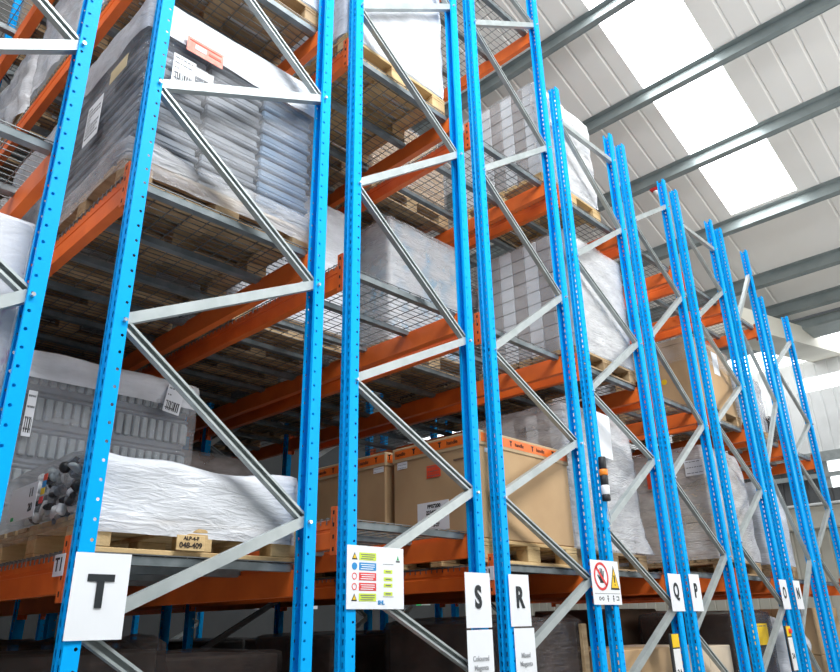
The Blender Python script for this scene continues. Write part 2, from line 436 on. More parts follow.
# ------------------------------------------------------------------ pallets
PAL = {}
def pallet_proto(wx, wy, m='wood'):
    t = thing('wooden_pallet', '', 'pallet', (0, 0, 0), 'wooden pallets')
    mb = MB(); nb = 7; bw = wy/nb*.78
    for i in range(nb):
        y = -wy/2+(wy-bw)*i/(nb-1); mb.bevbox(-wx/2, wx/2, y, y+bw, .122, .144, .003)
    for x in (-wx/2, -.07, wx/2-.14): mb.bevbox(x, x+.14, -wy/2, wy/2, .100, .1215, .003)
    mb.build('top_boards', m, t)
    bl = MB().bevbox(-.07, .07, -.05, .05, 0, .0775, .004).mesh('block', m)
    for x in (-wx/2+.07, 0, wx/2-.07):
        for y in (-wy/2+.05, 0, wy/2-.05): link('block', bl, t, (x, y, .022))
    bb = MB().bevbox(-wx/2, wx/2, -.05, .05, 0, .0215, .003).mesh('base_board', m)
    for y in (-wy/2+.05, 0, wy/2-.05): link('base_board', bb, t, (0, y, 0))
    return t
def pallet(xc, yc, z, label, wx=1.08, wy=1.02, m='wood'):
    k = (round(wx, 2), round(wy, 2), m)
    if k not in PAL: t = PAL[k] = pallet_proto(*k)
    else: t = copy_tree(PAL[k])
    t.location = (xc, yc, z); tag(t, label, 'pallet', 'wooden pallets'); return t

# ------------------------------------------------------------------ loads
def wrap_shell(lx, ly, h, r=.035, amp=.012, seed=0, flare=0, sag=0, n=22, skirt=0, z0=0):
    """film pulled round a block: rounded box, wrinkled, optional bell-shaped foot or sagging top; open below"""
    rnd = random.Random(seed); so = Vector((rnd.uniform(0, 50), rnd.uniform(0, 50), rnd.uniform(0, 50)))
    vs = []; idx = {}; fs = []
    nz_ = max(8, int(n*h/1.0)); cube = []
    def vert(u, v, w):   # each in -1..1
        k = (round(u, 4), round(v, 4), round(w, 4))
        if k in idx: return idx[k]
        p = Vector((u*lx/2, v*ly/2, (w+1)*h/2))
        c = Vector((max(-lx/2+r, min(lx/2-r, p.x)), max(-ly/2+r, min(ly/2-r, p.y)), min(h-r, p.z)))
        d = p-c
        if d.length > 1e-6: d.normalize(); p = c+d*r
        t = p.z/h
        q = Vector((p.x*4+p.z*2.2, p.y*4-p.z*1.6, p.z*7))+so
        a = noise.noise(q)*amp+noise.noise(q*2.7)*amp*.5
        nn = d if d.length > 1e-6 else Vector((0, 0, 1))
        p = p+nn*(a+amp*.6)
        if flare: 
            e = max(0, 1-t/.35)**2*flare; p.x *= 1+e/lx*2; p.y *= 1+e/ly*2
            top = max(0, (t-.75)/.25)**2; p.x *= 1-.08*top; p.y *= 1-.08*top
        if sag: p.z += t*t*(noise.noise(Vector((p.x*2.2, p.y*2.2, 3))+so)*sag*1.4 - sag*(math.sin(PI*(p.x/lx+.5))**1.0)*.7)
        idx[k] = len(vs); vs.append((p.x, p.y, p.z+z0)); return idx[k]
    def grid(fn, a, b):
        for i in range(a):
            for j in range(b):
                q = [fn(-1+2*(i+di)/a, -1+2*(j+dj)/b) for di, dj in ((0, 0), (1, 0), (1, 1), (0, 1))]
                fs.append(tuple(vert(*c) for c in q))
    grid(lambda a, b: (a, -1, b), n, nz_); grid(lambda a, b: (-a, 1, b), n, nz_)
    grid(lambda a, b: (-1, -a, b), n, nz_); grid(lambda a, b: (1, a, b), n, nz_)
    grid(lambda a, b: (a, b, 1), n, n)
    mb = MB(); mb.v = vs; mb.f = fs; return mb
def paper(parent, w, h, loc, face='F', m='paper', name='paper_label', lines=(), rows=0, tilt=0, code=False):
    """thin sheet facing the aisle (F, -Y) or the row's left side (L, -X)"""
    o = MB().box(-w/2, w/2, -.0015, 0, -h/2, h/2).build(name, m, parent, loc=loc)
    o.rotation_euler = (0, tilt, -PI/2 if face == 'L' else 0)
    for s, sz, x, z, mm, bd in lines: text(o, s, sz, mm, (x, -.002, z), bd)
    if rows:
        mb = MB(); rnd = random.Random(int(w*1e4+h*1e3+rows))
        for i in range(rows):
            z = h*.38-h*.72*i/max(1, rows-1); x = -w*.42
            while x < w*.36:
                ln = rnd.uniform(.06, .2)*w; mb.box(x, min(x+ln, w*.42), -.0022, -.0012, z-h*.022, z+h*.022); x += ln+w*.04
                if rnd.random() < .18: break
        mb.build('print_lines', 'ink_grey', o)
    if code:
        mb = MB(); x = -w*.35; rnd = random.Random(3)
        while x < w*.35:
            b = rnd.uniform(.004, .014)*.6; mb.box(x, x+b, -.0024, -.0012, -h*.42, -h*.12); x += b+rnd.uniform(.003, .008)
        mb.build('barcode', 'ink', o)
    return o
TRAYM = {}
def add_core(t, kind, lx, ly, h, z0=0):
    if kind == 'trays':
        nl = int(h/.082); nc = 3
        for c in range(nc):
            w = lx/nc; mm = 'tray_blue' if c == 2 else 'tray'; k = (round(w, 2), round(ly, 2), mm)
            if k not in TRAYM:
                pr = []; mb = MB()
                mb.bevbox(-w/2+.012, w/2-.012, -ly/2+.02, ly/2-.02, 0, .05, .01)
                mb.bevbox(-w/2+.004, w/2-.004, -ly/2+.004, ly/2-.004, .05, .078, .008)
                TRAYM[k] = mb.mesh('tray', mm)
            for l in range(nl): link('tray', TRAYM[k], t, (-lx/2+w*(c+.5)+(l % 2-.5)*.004, 0, z0+l*.082))
    elif kind == 'crates':
        nl = 5; ch = h/nl
        body = MB().bevbox(-lx/2+.03, lx/2-.03, -ly/2+.03, ly/2-.03, 0, ch*.98, .01).bevbox(-lx/2+.018, lx/2-.018, -ly/2+.018, ly/2-.018, ch*.86, ch*.98, .008).mesh('crate', 'tray')  # body darker than its ribs, painting in the shadow bands between crates
        mb = MB(); nr = 20
        for i in range(nr):
            x = -lx/2+.03+(lx-.06)*(i+.5)/nr; w_ = (lx-.06)/nr*.36
            y = -ly/2+.03+(ly-.06)*(i+.5)/nr
            for e in (-1, 1):
                mb.bevbox(x-w_, x+w_, e*(ly/2-.022)-.012, e*(ly/2-.022)+.012, ch*.20, ch*.84, .006)
                mb.bevbox(e*(lx/2-.022)-.012, e*(lx/2-.022)+.012, y-w_, y+w_, ch*.20, ch*.84, .006)
        ribs = mb.mesh('ribbed_sides', 'crate')
        for l in range(nl):
            o = link('crate', body, t, (0, 0, z0+l*ch)); link('ribbed_sides', ribs, o)
    elif kind.startswith('cartons:'):
        _, mm, nx, ny, nl = kind.split(':'); nx, ny, nl = int(nx), int(ny), int(nl)
        w, d, ch = lx/nx, ly/ny, h/nl
        me = MB().bevbox(-w/2+.002, w/2-.002, -d/2+.002, d/2-.002, 0, ch-.004, .006).mesh('carton', mm)
        for i in range(nx):
            for j in range(ny):
                if 0 < i < nx-1 and j > 0: continue
                for l in range(nl): link('carton', me, t, (-lx/2+w*(i+.5), -ly/2+d*(j+.5), z0+l*ch))
    elif kind.startswith('columns'):   # stacked cartons, alternate columns white
        ny, nx, nl = 7, 6, 9; w, d, ch = lx/nx, ly/ny, h/nl
        mA = MB().bevbox(-w/2+.002, w/2-.002, -d/2+.002, d/2-.002, 0, ch-.005, .006)
        ma = mA.mesh('carton', 'grey_core' if kind != 'columns2' else 'brown_core'); mb_ = mA.mesh('carton', 'white_core')
        for i in range(nx):
            for j in range(ny):
                if i not in (0, nx-1) and j != 0: continue
                for l in range(nl): link('carton', mb_ if (j % 2 == 0) else ma, t, (-lx/2+w*(i+.5), -ly/2+d*(j+.5), z0+l*ch))
    elif kind.startswith('block:'):
        mm = kind.split(':')[1]
        MB().bevbox(-lx/2, lx/2, -ly/2, ly/2, 0, h, .015).build('goods_block', mm, t, loc=(0, 0, z0))
SEED = [10]
def load(name, label, x0, x1, y0, y1, z0, z1, kind, fm='film_mid', group='wrapped pallet loads', amp=.012, flare=0, sag=0, gap=.02, cat='wrapped load', r=.035, n=22, drop=.0, clear_left=False, front=None):
    t = thing(name, label, cat, ((x0+x1)/2, (y0+y1)/2, z0), group)
    lx, ly, h = x1-x0, y1-y0, z1-z0
    if kind: add_core(t, kind, lx-2*gap, ly-2*gap, h-gap-(.12 if kind == 'trays' else 0), .001)
    SEED[0] += 1
    if fm:
        w = wrap_shell(lx, ly, h+drop, r, amp, SEED[0], flare, sag, n, z0=.002-drop).build('stretch_wrap', fm, t, True)
        if front:
            w.data.materials.append(M[front])
            for p in w.data.polygons:
                if p.normal.y < -.5: p.material_index = 1
        if clear_left:
            w.data.materials.append(M['film_clear'])
            for p in w.data.polygons:
                if p.normal.x < -.6 and p.center.y < ly*.5: p.material_index = 1
    return t
exec_loads = True
SL = [(.115, 1.14), (1.26, 2.34), (2.50, 3.60), (BAY+.15, BAY+1.2), (BAY+1.35, BAY+2.4)]
PH = .146
SLN = ['aisle end', 'second from aisle', 'third from aisle', 'start of inner bay', 'middle of inner bay']
def pal_load(row, lv, s, name, desc, top, kind, fm, x=None, y=None, pm='wood', **kw):
    x0, x1 = ROW[row][:2]; a, b = x or (x0+.03, x1+.0); c, d = y or SL[s]; z = dz(row, lv)
    lab = f'{desc}, {LV[lv]} level, {ROWN[row]}, {SLN[s]}'
    pallet((a+b)/2, (c+d)/2, z, f'pallet under {desc.split(" with ")[0].split(" under ")[0]}, {LV[lv]} level, {ROWN[row]}, {SLN[s]}', round(min(b-a, 1.12), 2), round(d-c, 2), pm)
    return load(name, lab, a, b, c, d, z+PH, top, kind, fm, **kw)

# ---- T rack
t = pal_load('T', 1, 0, 'wrapped_tray_stack', 'wrapped grey tray stack with red sticker', 4.73, 'trays', 'film_clear', x=(.02, 1.13), y=(.15, 1.17), n=26)
cx, cy, cz = t.location
wrap_shell(1.13, 1.07, .24, .04, .012, 5, n=16, z0=4.735-.24-cz).build('top_sheet', 'film_white', t, True)
wrap_shell(1.13, 1.05, .18, .03, .018, 6, n=18, z0=-.10).build('foot_wrap', 'film_mid', t, True)
for z in (4.39, 4.28):
    pass
paper(t, .215, .095, (.325-cx, .10-cy, 4.50-cz), 'F', 'pale_red', 'red_sticker', [])
MB().box(.265-cx, .33-cx, .096-cy, .0985-cy, 4.485-cz, 4.515-cz).build('sticker_window', 'paper', t)
MB().box(.23-cx, .42-cx, .096-cy, .0985-cy, 4.527-cz, 4.532-cz).box(.345-cx, .42-cx, .096-cy, .0985-cy, 4.49-cz, 4.505-cz).build('sticker_print', 'red_sticker', t)
paper(t, .125, .18, (.22-cx, .10-cy, 4.30-cz), 'F', rows=5, code=True)
paper(t, .105, .055, (.335-cx, .10-cy, 4.345-cz), 'F', rows=2)
paper(t, .19, .26, (-.018-cx, .60-cy, 4.14-cz), 'L', rows=9, tilt=0)
paper(t, .20, .085, (-.02-cx, .34-cy, 4.32-cz), 'L', 'kraft_tag', 'beige_tag')
paper(t, .12, .20, (-.018-cx, .98-cy, 4.2-cz), 'L', rows=5)

t = pal_load('T', 0, 0, 'wrapped_sheet_stack', 'low white-wrapped sheet stack with clear-wrapped fittings', 2.285, None, 'film_white', x=(.05, 1.09), y=(.13, 1.08), pm='wood_light', sag=.03, amp=.014, drop=.07, clear_left=True)
cx, cy, cz = t.location
sm = MB().bevbox(-.42, .50, -.45, .45, 0, .03, .004).mesh('board_sheet', 'white_core')
for k in range(5): link('board_sheet', sm, t, (.0, 0, .012+k*.034))
rnd = random.Random(4)
fit = [MB().tube([(0, 0, 0), (0, 0, .02), (0, 0, .045), (0, 0, .05)], [.022, .03, .03, .014], 10).mesh('pipe_fitting', m_, True) for m_ in ('tray', 'white_core', 'dark', 'crate')]
for k in range(70):
    o = link('pipe_fitting', fit[k % 4], t, (-.50+rnd.uniform(-.02, .01), rnd.uniform(-.44, .06), rnd.uniform(.0, .21)))
    o.rotation_euler = (rnd.uniform(0, 3), rnd.uniform(0, 3), 0); o.scale = (rnd.uniform(.35, .8), rnd.uniform(.35, .9), rnd.uniform(.5, 1.3))
for k, (c_, zz) in enumerate((('red_sticker', 2.172), ('sblue', 2.146), ('yellow', 2.118), ('sred', 2.084))):
    paper(t, .038, .026, (-.058-cx, .235+.004*k-cy, zz-cz), 'L', c_, 'colour_swatch')
paper(t, .31, .14, (-.055-cx, .465-cy, 2.10-cz), 'L', 'paper', 'paper_label', [('11', .05, .09, .03, 'ink', .001), ('20', .045, .1, -.03, 'ink', .001)], rows=0)
paper(t, .03, .015, (-.058-cx, .55-cy, 2.04-cz), 'L', 'sgreen', 'green_mark')
text(None, 'x', .01, 'ink', (0, 0, 0)) if False else None
# stencil on the pallet's middle block
pb = [o for o in bpy.data.objects if o.get('label', '').startswith('pallet under low white')][0]
MB().bevbox(-.066, .066, -.006, 0, -.035, .028, .002).build('stamped_block_face', 'wood_light', pb, loc=(-.045, -.492, .058))
text(pb, '048-409', .032, 'wood_ink', (-.045, -.4995, .044), .0008); text(pb, 'ALP-4-F', .022, 'wood_ink', (-.045, -.4995, .073), .0006)

t = pal_load('T', 0, 1, 'wrapped_crate_stack', 'wrapped grey crate stack with two paper labels', 3.04, 'crates', 'film_clear', x=(.02, 1.11), y=(1.25, 2.3), amp=.005)
cx, cy, cz = t.location
wrap_shell(1.11, 1.06, .17, .05, .012, 15, n=16, z0=3.055-.17-cz).build('top_sheet', 'film_white', t, True)
paper(t, .11, .175, (.925-cx, 1.225-cy, 2.915-cz), 'F', rows=4, code=True, tilt=.15); paper(t, .045, .25, (.13-cx, 1.225-cy, 2.68-cz), 'F', rows=4, code=True)

pal_load('T', 1, 1, 'wrapped_load', 'tall white-wrapped load', 4.70, 'block:white_core', 'film_white')
pal_load('T', 1, 2, 'wrapped_load', 'milky-wrapped carton load', 4.60, 'cartons:white_core:3:3:5', 'film_mid')
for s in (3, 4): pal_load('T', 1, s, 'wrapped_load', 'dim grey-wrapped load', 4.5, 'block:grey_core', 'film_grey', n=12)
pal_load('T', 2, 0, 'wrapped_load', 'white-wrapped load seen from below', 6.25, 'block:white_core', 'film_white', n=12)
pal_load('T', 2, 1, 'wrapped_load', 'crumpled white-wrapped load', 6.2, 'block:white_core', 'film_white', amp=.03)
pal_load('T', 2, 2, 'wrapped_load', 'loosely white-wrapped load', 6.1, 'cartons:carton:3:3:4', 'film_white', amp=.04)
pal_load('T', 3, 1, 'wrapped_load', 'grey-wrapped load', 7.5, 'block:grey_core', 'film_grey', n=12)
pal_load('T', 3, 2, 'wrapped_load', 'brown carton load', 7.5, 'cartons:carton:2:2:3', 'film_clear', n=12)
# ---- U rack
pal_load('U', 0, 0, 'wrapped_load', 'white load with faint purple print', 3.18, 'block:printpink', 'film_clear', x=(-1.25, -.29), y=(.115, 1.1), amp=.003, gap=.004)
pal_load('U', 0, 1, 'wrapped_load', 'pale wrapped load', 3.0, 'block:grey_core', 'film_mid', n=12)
pal_load('U', 1, 1, 'wrapped_load', 'rounded grey-wrapped load', 4.55, 'block:grey_core', 'film_mid', x=(-1.2, -.33), amp=.02)
# ---- S rack
t = pal_load('S', 2, 0, 'wrapped_load', 'tall glossy white-wrapped load', 6.5, 'block:white_core', 'film_white', x=(1.32, 2.31), y=(.12, 1.1), pm='wood_light', amp=.012)
pal_load('S', 2, 1, 'wrapped_load', 'white-wrapped load', 6.3, 'block:white_core', 'film_white', n=12)
pal_load('S', 2, 2, 'wrapped_load', 'milky-wrapped load', 6.2, 'block:grey_core', 'film_mid', n=12)
pal_load('S', 1, 1, 'wrapped_load', 'smooth white-wrapped load', 4.85, 'block:white_core', 'film_white', x=(1.30, 2.37))
pal_load('S', 1, 2, 'wrapped_load', 'brown carton load', 4.6, 'cartons:carton:2:2:4', 'film_clear', n=12)
for s in (3,): pal_load('S', 1, s, 'wrapped_load', 'shaded brown goods', 4.5, 'block:brown_core', 'film_grey', n=12)
# ---- R rack
def big_box(s, x0, x1, y0, y1, top, desc):
    z = dz('R', 0); lab = f'{desc}, lowest level, R rack'
    pallet((x0+x1)/2, (y0+y1)/2, z, f'pallet under {desc.split(" with ")[0]}, lowest level, R rack, {SLN[s]}', round(x1-x0, 2), round(y1-y0, 2), 'wood_light')
    zb = z+PH
    t = thing('cardboard_bulk_box', lab, 'cardboard box', ((x0+x1)/2, (y0+y1)/2, zb), 'large taped cardboard boxes')
    lx, ly, h = x1-x0, y1-y0, top-zb
    MB().bevbox(-lx/2+.008, lx/2-.008, -ly/2+.008, ly/2-.008, 0, h-.01, .008).build('box_body', 'carton', t)
    ld = MB().bevbox(-lx/2, lx/2, -ly/2, ly/2, h-.105, h, .006).build('lid', 'carton_lid', t)
    tp = MB()
    e = .0015
    for (a, b, c, d) in ((-lx/2+.02, lx/2-.02, -ly/2-e, -ly/2), (-lx/2-e, -lx/2, -ly/2+.01, ly/2-.03)): tp.box(a, b, c, d, h-.078, h-.018)
    tpo = tp.build('printed_tape', 'tape', ld)
    mk = MB(); 
    for i in range(4):
        x = -lx/2+.09+i*.25
        if x > lx/2-.08: break
        mk.add([(x-.018, -ly/2-e*1.6, h-.028), (x+.018, -ly/2-e*1.6, h-.028), (x, -ly/2-e*1.6, h-.048), (x-.006, -ly/2-e*1.6, h-.066), (x+.006, -ly/2-e*1.6, h-.066), (x+.006, -ly/2-e*1.6, h-.046), (x-.006, -ly/2-e*1.6, h-.046)], [(0, 2, 1), (3, 4, 5, 6)])
        y = -ly/2+.10+i*.25
        mk.add([(-lx/2-e*1.6, y-.018, h-.028), (-lx/2-e*1.6, y+.018, h-.028), (-lx/2-e*1.6, y, h-.048), (-lx/2-e*1.6, y-.006, h-.066), (-lx/2-e*1.6, y+.006, h-.066), (-lx/2-e*1.6, y+.006, h-.046), (-lx/2-e*1.6, y-.006, h-.046)], [(0, 1, 2), (3, 6, 5, 4)])
    mk.build('tape_arrows', 'ink', ld)
    for i in range(3):
        text(ld, 'handle', .038, 'ink', (-lx/2+.185+i*.25, -ly/2-e*2, h-.048), 0, 1.0, 0, 'tape_lettering')
        text(ld, 'handle', .038, 'ink', (-lx/2-e*2, -ly/2+.235+i*.25, h-.048), 0, 1.0, -PI/2, 'tape_lettering')
    return t, lx, ly, zb
t, lx, ly, zb = big_box(0, 2.51, 3.555, .115, .94, 2.79, 'big brown taped cardboard box with white delivery sheet')
cx, cy = t.location[:2]
paper(t, .29, .19, (-lx/2+.006, .55-cy, 2.275-zb), 'L', 'paper', 'delivery_sheet', [('PP07200', .034, .01, .065, 'ink', .0012), ('2234027/2', .034, .01, .025, 'ink', .0012), ('P04TT', .034, -.01, -.015, 'ink', .0012), ('5-27', .03, .03, -.06, 'ink', .001)])
paper(t, .13, .085, (-lx/2+.006, .535-cy, 2.575-zb), 'L', 'red_sticker', 'red_sticker', rows=3)
paper(t, .10, .06, (-lx/2+.006, .84-cy, 2.665-zb), 'L', 'paper', 'small_label', rows=3)
paper(t, .10, .012, (-lx/2+.006, .30-cy, 2.62-zb), 'L', 'carton_dark', 'hand_hole'); paper(t, .09, .03, (-.42, -ly/2+.006, 2.66-zb), 'F', 'paper', 'small_label')
t, lx, ly, zb = big_box(1, 2.50, 3.545, 1.00, 1.98, 2.79, 'shaded brown cardboard box with orange tape')
cx, cy = t.location[:2]
paper(t, .11, .055, (-lx/2+.006, 1.08-cy, 2.672-zb), 'L', 'paper', 'small_label', rows=3)
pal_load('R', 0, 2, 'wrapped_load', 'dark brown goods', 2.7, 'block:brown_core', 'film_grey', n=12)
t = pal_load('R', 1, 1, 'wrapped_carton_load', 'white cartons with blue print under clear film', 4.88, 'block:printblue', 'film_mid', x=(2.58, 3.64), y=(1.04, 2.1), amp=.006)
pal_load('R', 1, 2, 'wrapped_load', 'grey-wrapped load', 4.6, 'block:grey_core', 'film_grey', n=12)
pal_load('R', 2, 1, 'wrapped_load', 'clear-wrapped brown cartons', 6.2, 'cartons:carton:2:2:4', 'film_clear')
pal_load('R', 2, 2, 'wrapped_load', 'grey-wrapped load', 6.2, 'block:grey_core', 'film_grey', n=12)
# ---- Q rack
t = pal_load('Q', 0, 0, 'wrapped_load', 'bell-shaped milky-wrapped load with white sheet', 3.26, 'columns2', 'film_mid', front='film_fog', x=(3.69, 4.77), y=(.21, 1.16), amp=.02, flare=.05, gap=.06)
paper(t, .22, .38, (0, -.515, 3.04-t.location.z), 'F', tilt=.04)
pal_load('Q', 0, 1, 'wrapped_load', 'grey-wrapped load', 3.1, 'block:grey_core', 'film_grey', n=12)
pal_load('Q', 1, 0, 'wrapped_carton_load', 'brown and white carton columns in crumpled film', 4.87, 'columns', 'film_clear', front='film_fog', x=(3.82, 4.86), y=(.115, 1.15), amp=.012, r=.05)
pal_load('Q', 1, 1, 'wrapped_load', 'shaded wrapped load', 4.7, 'block:brown_core', 'film_grey', n=12)
pal_load('Q', 2, 0, 'wrapped_carton_load', 'pinkish-brown load in glossy white film', 6.42, 'columns', 'film_clear', front='film_fog', x=(3.62, 4.62), y=(.14, 1.1), pm='wood_light', r=.06, amp=.016)
# ---- P and O racks
t = pal_load('O', 0, 0, 'wrapped_carton_load', 'clear-wrapped pale cartons with red stickers', 3.30, 'cartons:carton_pale:3:3:6', 'film_mid', x=(6.22, 7.22), y=(.17, 1.17), amp=.012, flare=.02, gap=.05, front='film_fog')
oz = t.location.z
paper(t, .20, .16, (-.535, .28-.67, 3.05-oz), 'L', rows=3); paper(t, .07, .07, (-.540, .775-.67, 3.14-oz), 'L', 'red_sticker', 'red_sticker'); paper(t, .075, .17, (-.542, .775-.67, 2.98-oz), 'L', 'red_sticker', 'red_sticker')
pal_load('O', 0, 1, 'wrapped_load', 'grey-wrapped load', 3.1, 'block:grey_core', 'film_grey', n=12)
z = dz('O', 1)
pallet(6.83, .64, z, 'wooden pallet under the brown carton with orange dot, second level of the O rack', 1.05, 1.02)
t = thing('cardboard_bulk_box', 'brown carton with small orange dot and clear cover, second level of the O rack', 'cardboard box', (6.83, .64, z+PH), 'large taped cardboard boxes')
MB().bevbox(-.50, .50, -.49, .49, 0, .76, .008).build('box_body', 'carton', t)
MB().bevbox(-.505, .505, -.495, .495, .70, .765, .006).build('lid', 'carton', t)
d = MB().tube([(-.5005, -.12, .30), (-.5035, -.12, .30)], .032, 20).build('orange_dot', 'yellow', t)
paper(t, .10, .35, (-.502, .34, .52), 'L'); paper(t, .16, .30, (.1, -.492, .58), 'F')
wrap_shell(1.03, 1.01, .30, .03, .015, 71, n=16, z0=.49).build('film_cover', 'film_clear', t, True)
pal_load('O', 1, 1, 'wrapped_load', 'white-wrapped load', 4.5, 'block:white_core', 'film_mid', n=12)
pal_load('P', 1, 1, 'wrapped_load', 'grey-wrapped load', 4.4, 'block:grey_core', 'film_mid', n=12)
pal_load('P', 0, 1, 'wrapped_load', 'shaded brown goods', 3.0, 'block:brown_core', 'film_grey', n=12)
# ---- N rack
pal_load('N', 0, 0, 'wrapped_load', 'bluish-white wrapped load', 3.05, 'block:white_core', 'film_white', x=(7.58, 8.40), y=(.19, 1.1), amp=.02)
pal_load('N', 1, 0, 'wrapped_load', 'crumpled white-wrapped load', 4.45, 'block:white_core', 'film_mid', x=(7.58, 8.4), y=(.19, 1.1), amp=.025)

pal_load('M', 1, 0, 'wrapped_load', 'small black-wrapped load', 4.12, 'block:dark', 'darkfilm', x=(8.95, 9.62), y=(.3, .95), amp=.03)
# ---- deeper bays, mostly in shade
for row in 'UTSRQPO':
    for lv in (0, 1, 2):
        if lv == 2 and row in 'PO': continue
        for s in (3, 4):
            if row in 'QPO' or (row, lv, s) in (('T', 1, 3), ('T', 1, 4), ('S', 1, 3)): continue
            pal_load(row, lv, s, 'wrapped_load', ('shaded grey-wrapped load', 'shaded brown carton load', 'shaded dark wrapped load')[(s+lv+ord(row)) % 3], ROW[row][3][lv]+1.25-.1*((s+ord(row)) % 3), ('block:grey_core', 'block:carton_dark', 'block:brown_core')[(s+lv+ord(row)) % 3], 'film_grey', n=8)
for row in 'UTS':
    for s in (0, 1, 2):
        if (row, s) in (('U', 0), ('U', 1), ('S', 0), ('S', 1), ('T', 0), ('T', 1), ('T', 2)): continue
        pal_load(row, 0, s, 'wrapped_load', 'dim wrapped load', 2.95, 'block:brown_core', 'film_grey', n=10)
# ------------------------------------------------------------------ goods on the floor under the racks
def floor_pallet_load(xc, yc, label, wx, wy, top, kind, fm, plab, **kw):
    pallet(xc, yc, 0, plab, round(wx, 2), round(wy, 2))
    return load('wrapped_load' if fm else 'carton_stack', label, xc-wx/2, xc+wx/2, yc-wy/2, yc+wy/2, PH, top, kind, fm, group='goods on the floor under the racks', **kw)
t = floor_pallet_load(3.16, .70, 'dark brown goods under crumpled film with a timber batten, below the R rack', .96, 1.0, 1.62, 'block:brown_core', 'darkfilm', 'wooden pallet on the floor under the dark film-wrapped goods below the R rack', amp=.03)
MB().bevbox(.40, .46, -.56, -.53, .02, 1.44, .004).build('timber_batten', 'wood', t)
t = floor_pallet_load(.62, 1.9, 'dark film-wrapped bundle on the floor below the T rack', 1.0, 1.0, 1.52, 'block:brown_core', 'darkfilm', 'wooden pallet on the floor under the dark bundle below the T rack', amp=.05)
t = floor_pallet_load(1.9, 1.0, 'dark carton with red stripe on the floor below the S rack', .98, 1.0, 1.33, 'block:carton_dark', None, 'wooden pallet on the floor under the red-striped carton below the S rack', cat='carton')
MB().box(-.46, .46, -.482, -.478, 1.0, 1.10).build('red_stripe', 'sred', t)
MB().box(-.482, -.478, -.46, .46, 1.0, 1.10).build('red_stripe', 'sred', t)
t = floor_pallet_load(1.82, 4.98, 'long dark carton with red marks on the floor, inner bay of the S rack', .96, 2.2, 1.25, 'block:carton_dark', None, 'wooden pallet on the floor under the long dark carton, inner S bay', cat='carton')
MB().box(-.482, -.478, -.9, .9, .85, 1.0).build('red_stripe', 'sred', t)
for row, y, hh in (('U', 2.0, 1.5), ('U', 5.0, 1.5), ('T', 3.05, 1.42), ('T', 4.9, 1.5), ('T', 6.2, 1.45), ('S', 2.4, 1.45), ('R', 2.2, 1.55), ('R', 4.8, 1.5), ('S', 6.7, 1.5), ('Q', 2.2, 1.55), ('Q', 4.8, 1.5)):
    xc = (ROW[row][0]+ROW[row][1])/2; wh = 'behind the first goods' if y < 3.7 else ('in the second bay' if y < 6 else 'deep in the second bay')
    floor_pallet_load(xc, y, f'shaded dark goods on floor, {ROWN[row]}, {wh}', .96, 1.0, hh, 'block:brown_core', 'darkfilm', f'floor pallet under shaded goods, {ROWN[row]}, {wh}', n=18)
t = floor_pallet_load(4.32, .62, 'tan carton stack with flat top on the floor below the Q rack', 1.04, 1.0, 1.42, 'cartons:carton:2:2:3', None, 'wooden pallet on the floor under the tan cartons below the Q rack', cat='carton stack')
t = floor_pallet_load(5.53, .62, 'tan cartons with printed marks on the floor below the P rack', .98, 1.0, 1.40, 'cartons:carton_pale:2:2:3', None, 'wooden pallet on the floor under the tan cartons below the P rack', cat='carton stack')
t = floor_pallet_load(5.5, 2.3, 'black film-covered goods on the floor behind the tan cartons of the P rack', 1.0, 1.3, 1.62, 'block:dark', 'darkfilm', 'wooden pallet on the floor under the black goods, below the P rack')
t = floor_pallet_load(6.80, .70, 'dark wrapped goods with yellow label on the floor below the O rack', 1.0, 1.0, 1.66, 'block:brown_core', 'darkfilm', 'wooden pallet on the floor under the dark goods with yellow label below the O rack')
paper(t, .55, .2, (0, -.525, 1.30), 'F', 'yellow', 'yellow_label', rows=2)
t = floor_pallet_load(6.8, 2.0, 'tall dark brown carton on the floor behind the yellow-labelled goods of the O rack', 1.0, 1.1, 1.74, 'block:carton_dark', None, 'wooden pallet on the floor under the tall dark carton, below the O rack', cat='carton')
t = floor_pallet_load(8.05, .70, 'loose white plastic sack on the floor below the N rack', .80, .85, 1.52, 'block:white_core', 'film_white', 'wooden pallet on the floor under the white sack below the N rack', amp=.07, sag=.1, r=.12, gap=.12)
t = floor_pallet_load(8.0, 2.1, 'brown slatted carton on the floor behind the white sack of the N rack', .95, 1.1, 1.72, 'block:carton_dark', None, 'wooden pallet on the floor under the brown slatted carton, below the N rack', cat='carton')
t = floor_pallet_load(9.2, .7, 'tan carton stack on the floor below the short rack past the N rack', 1.0, 1.0, 1.72, 'cartons:carton:2:2:3', None, 'wooden pallet on the floor under the tan cartons below the short rack', cat='carton stack')

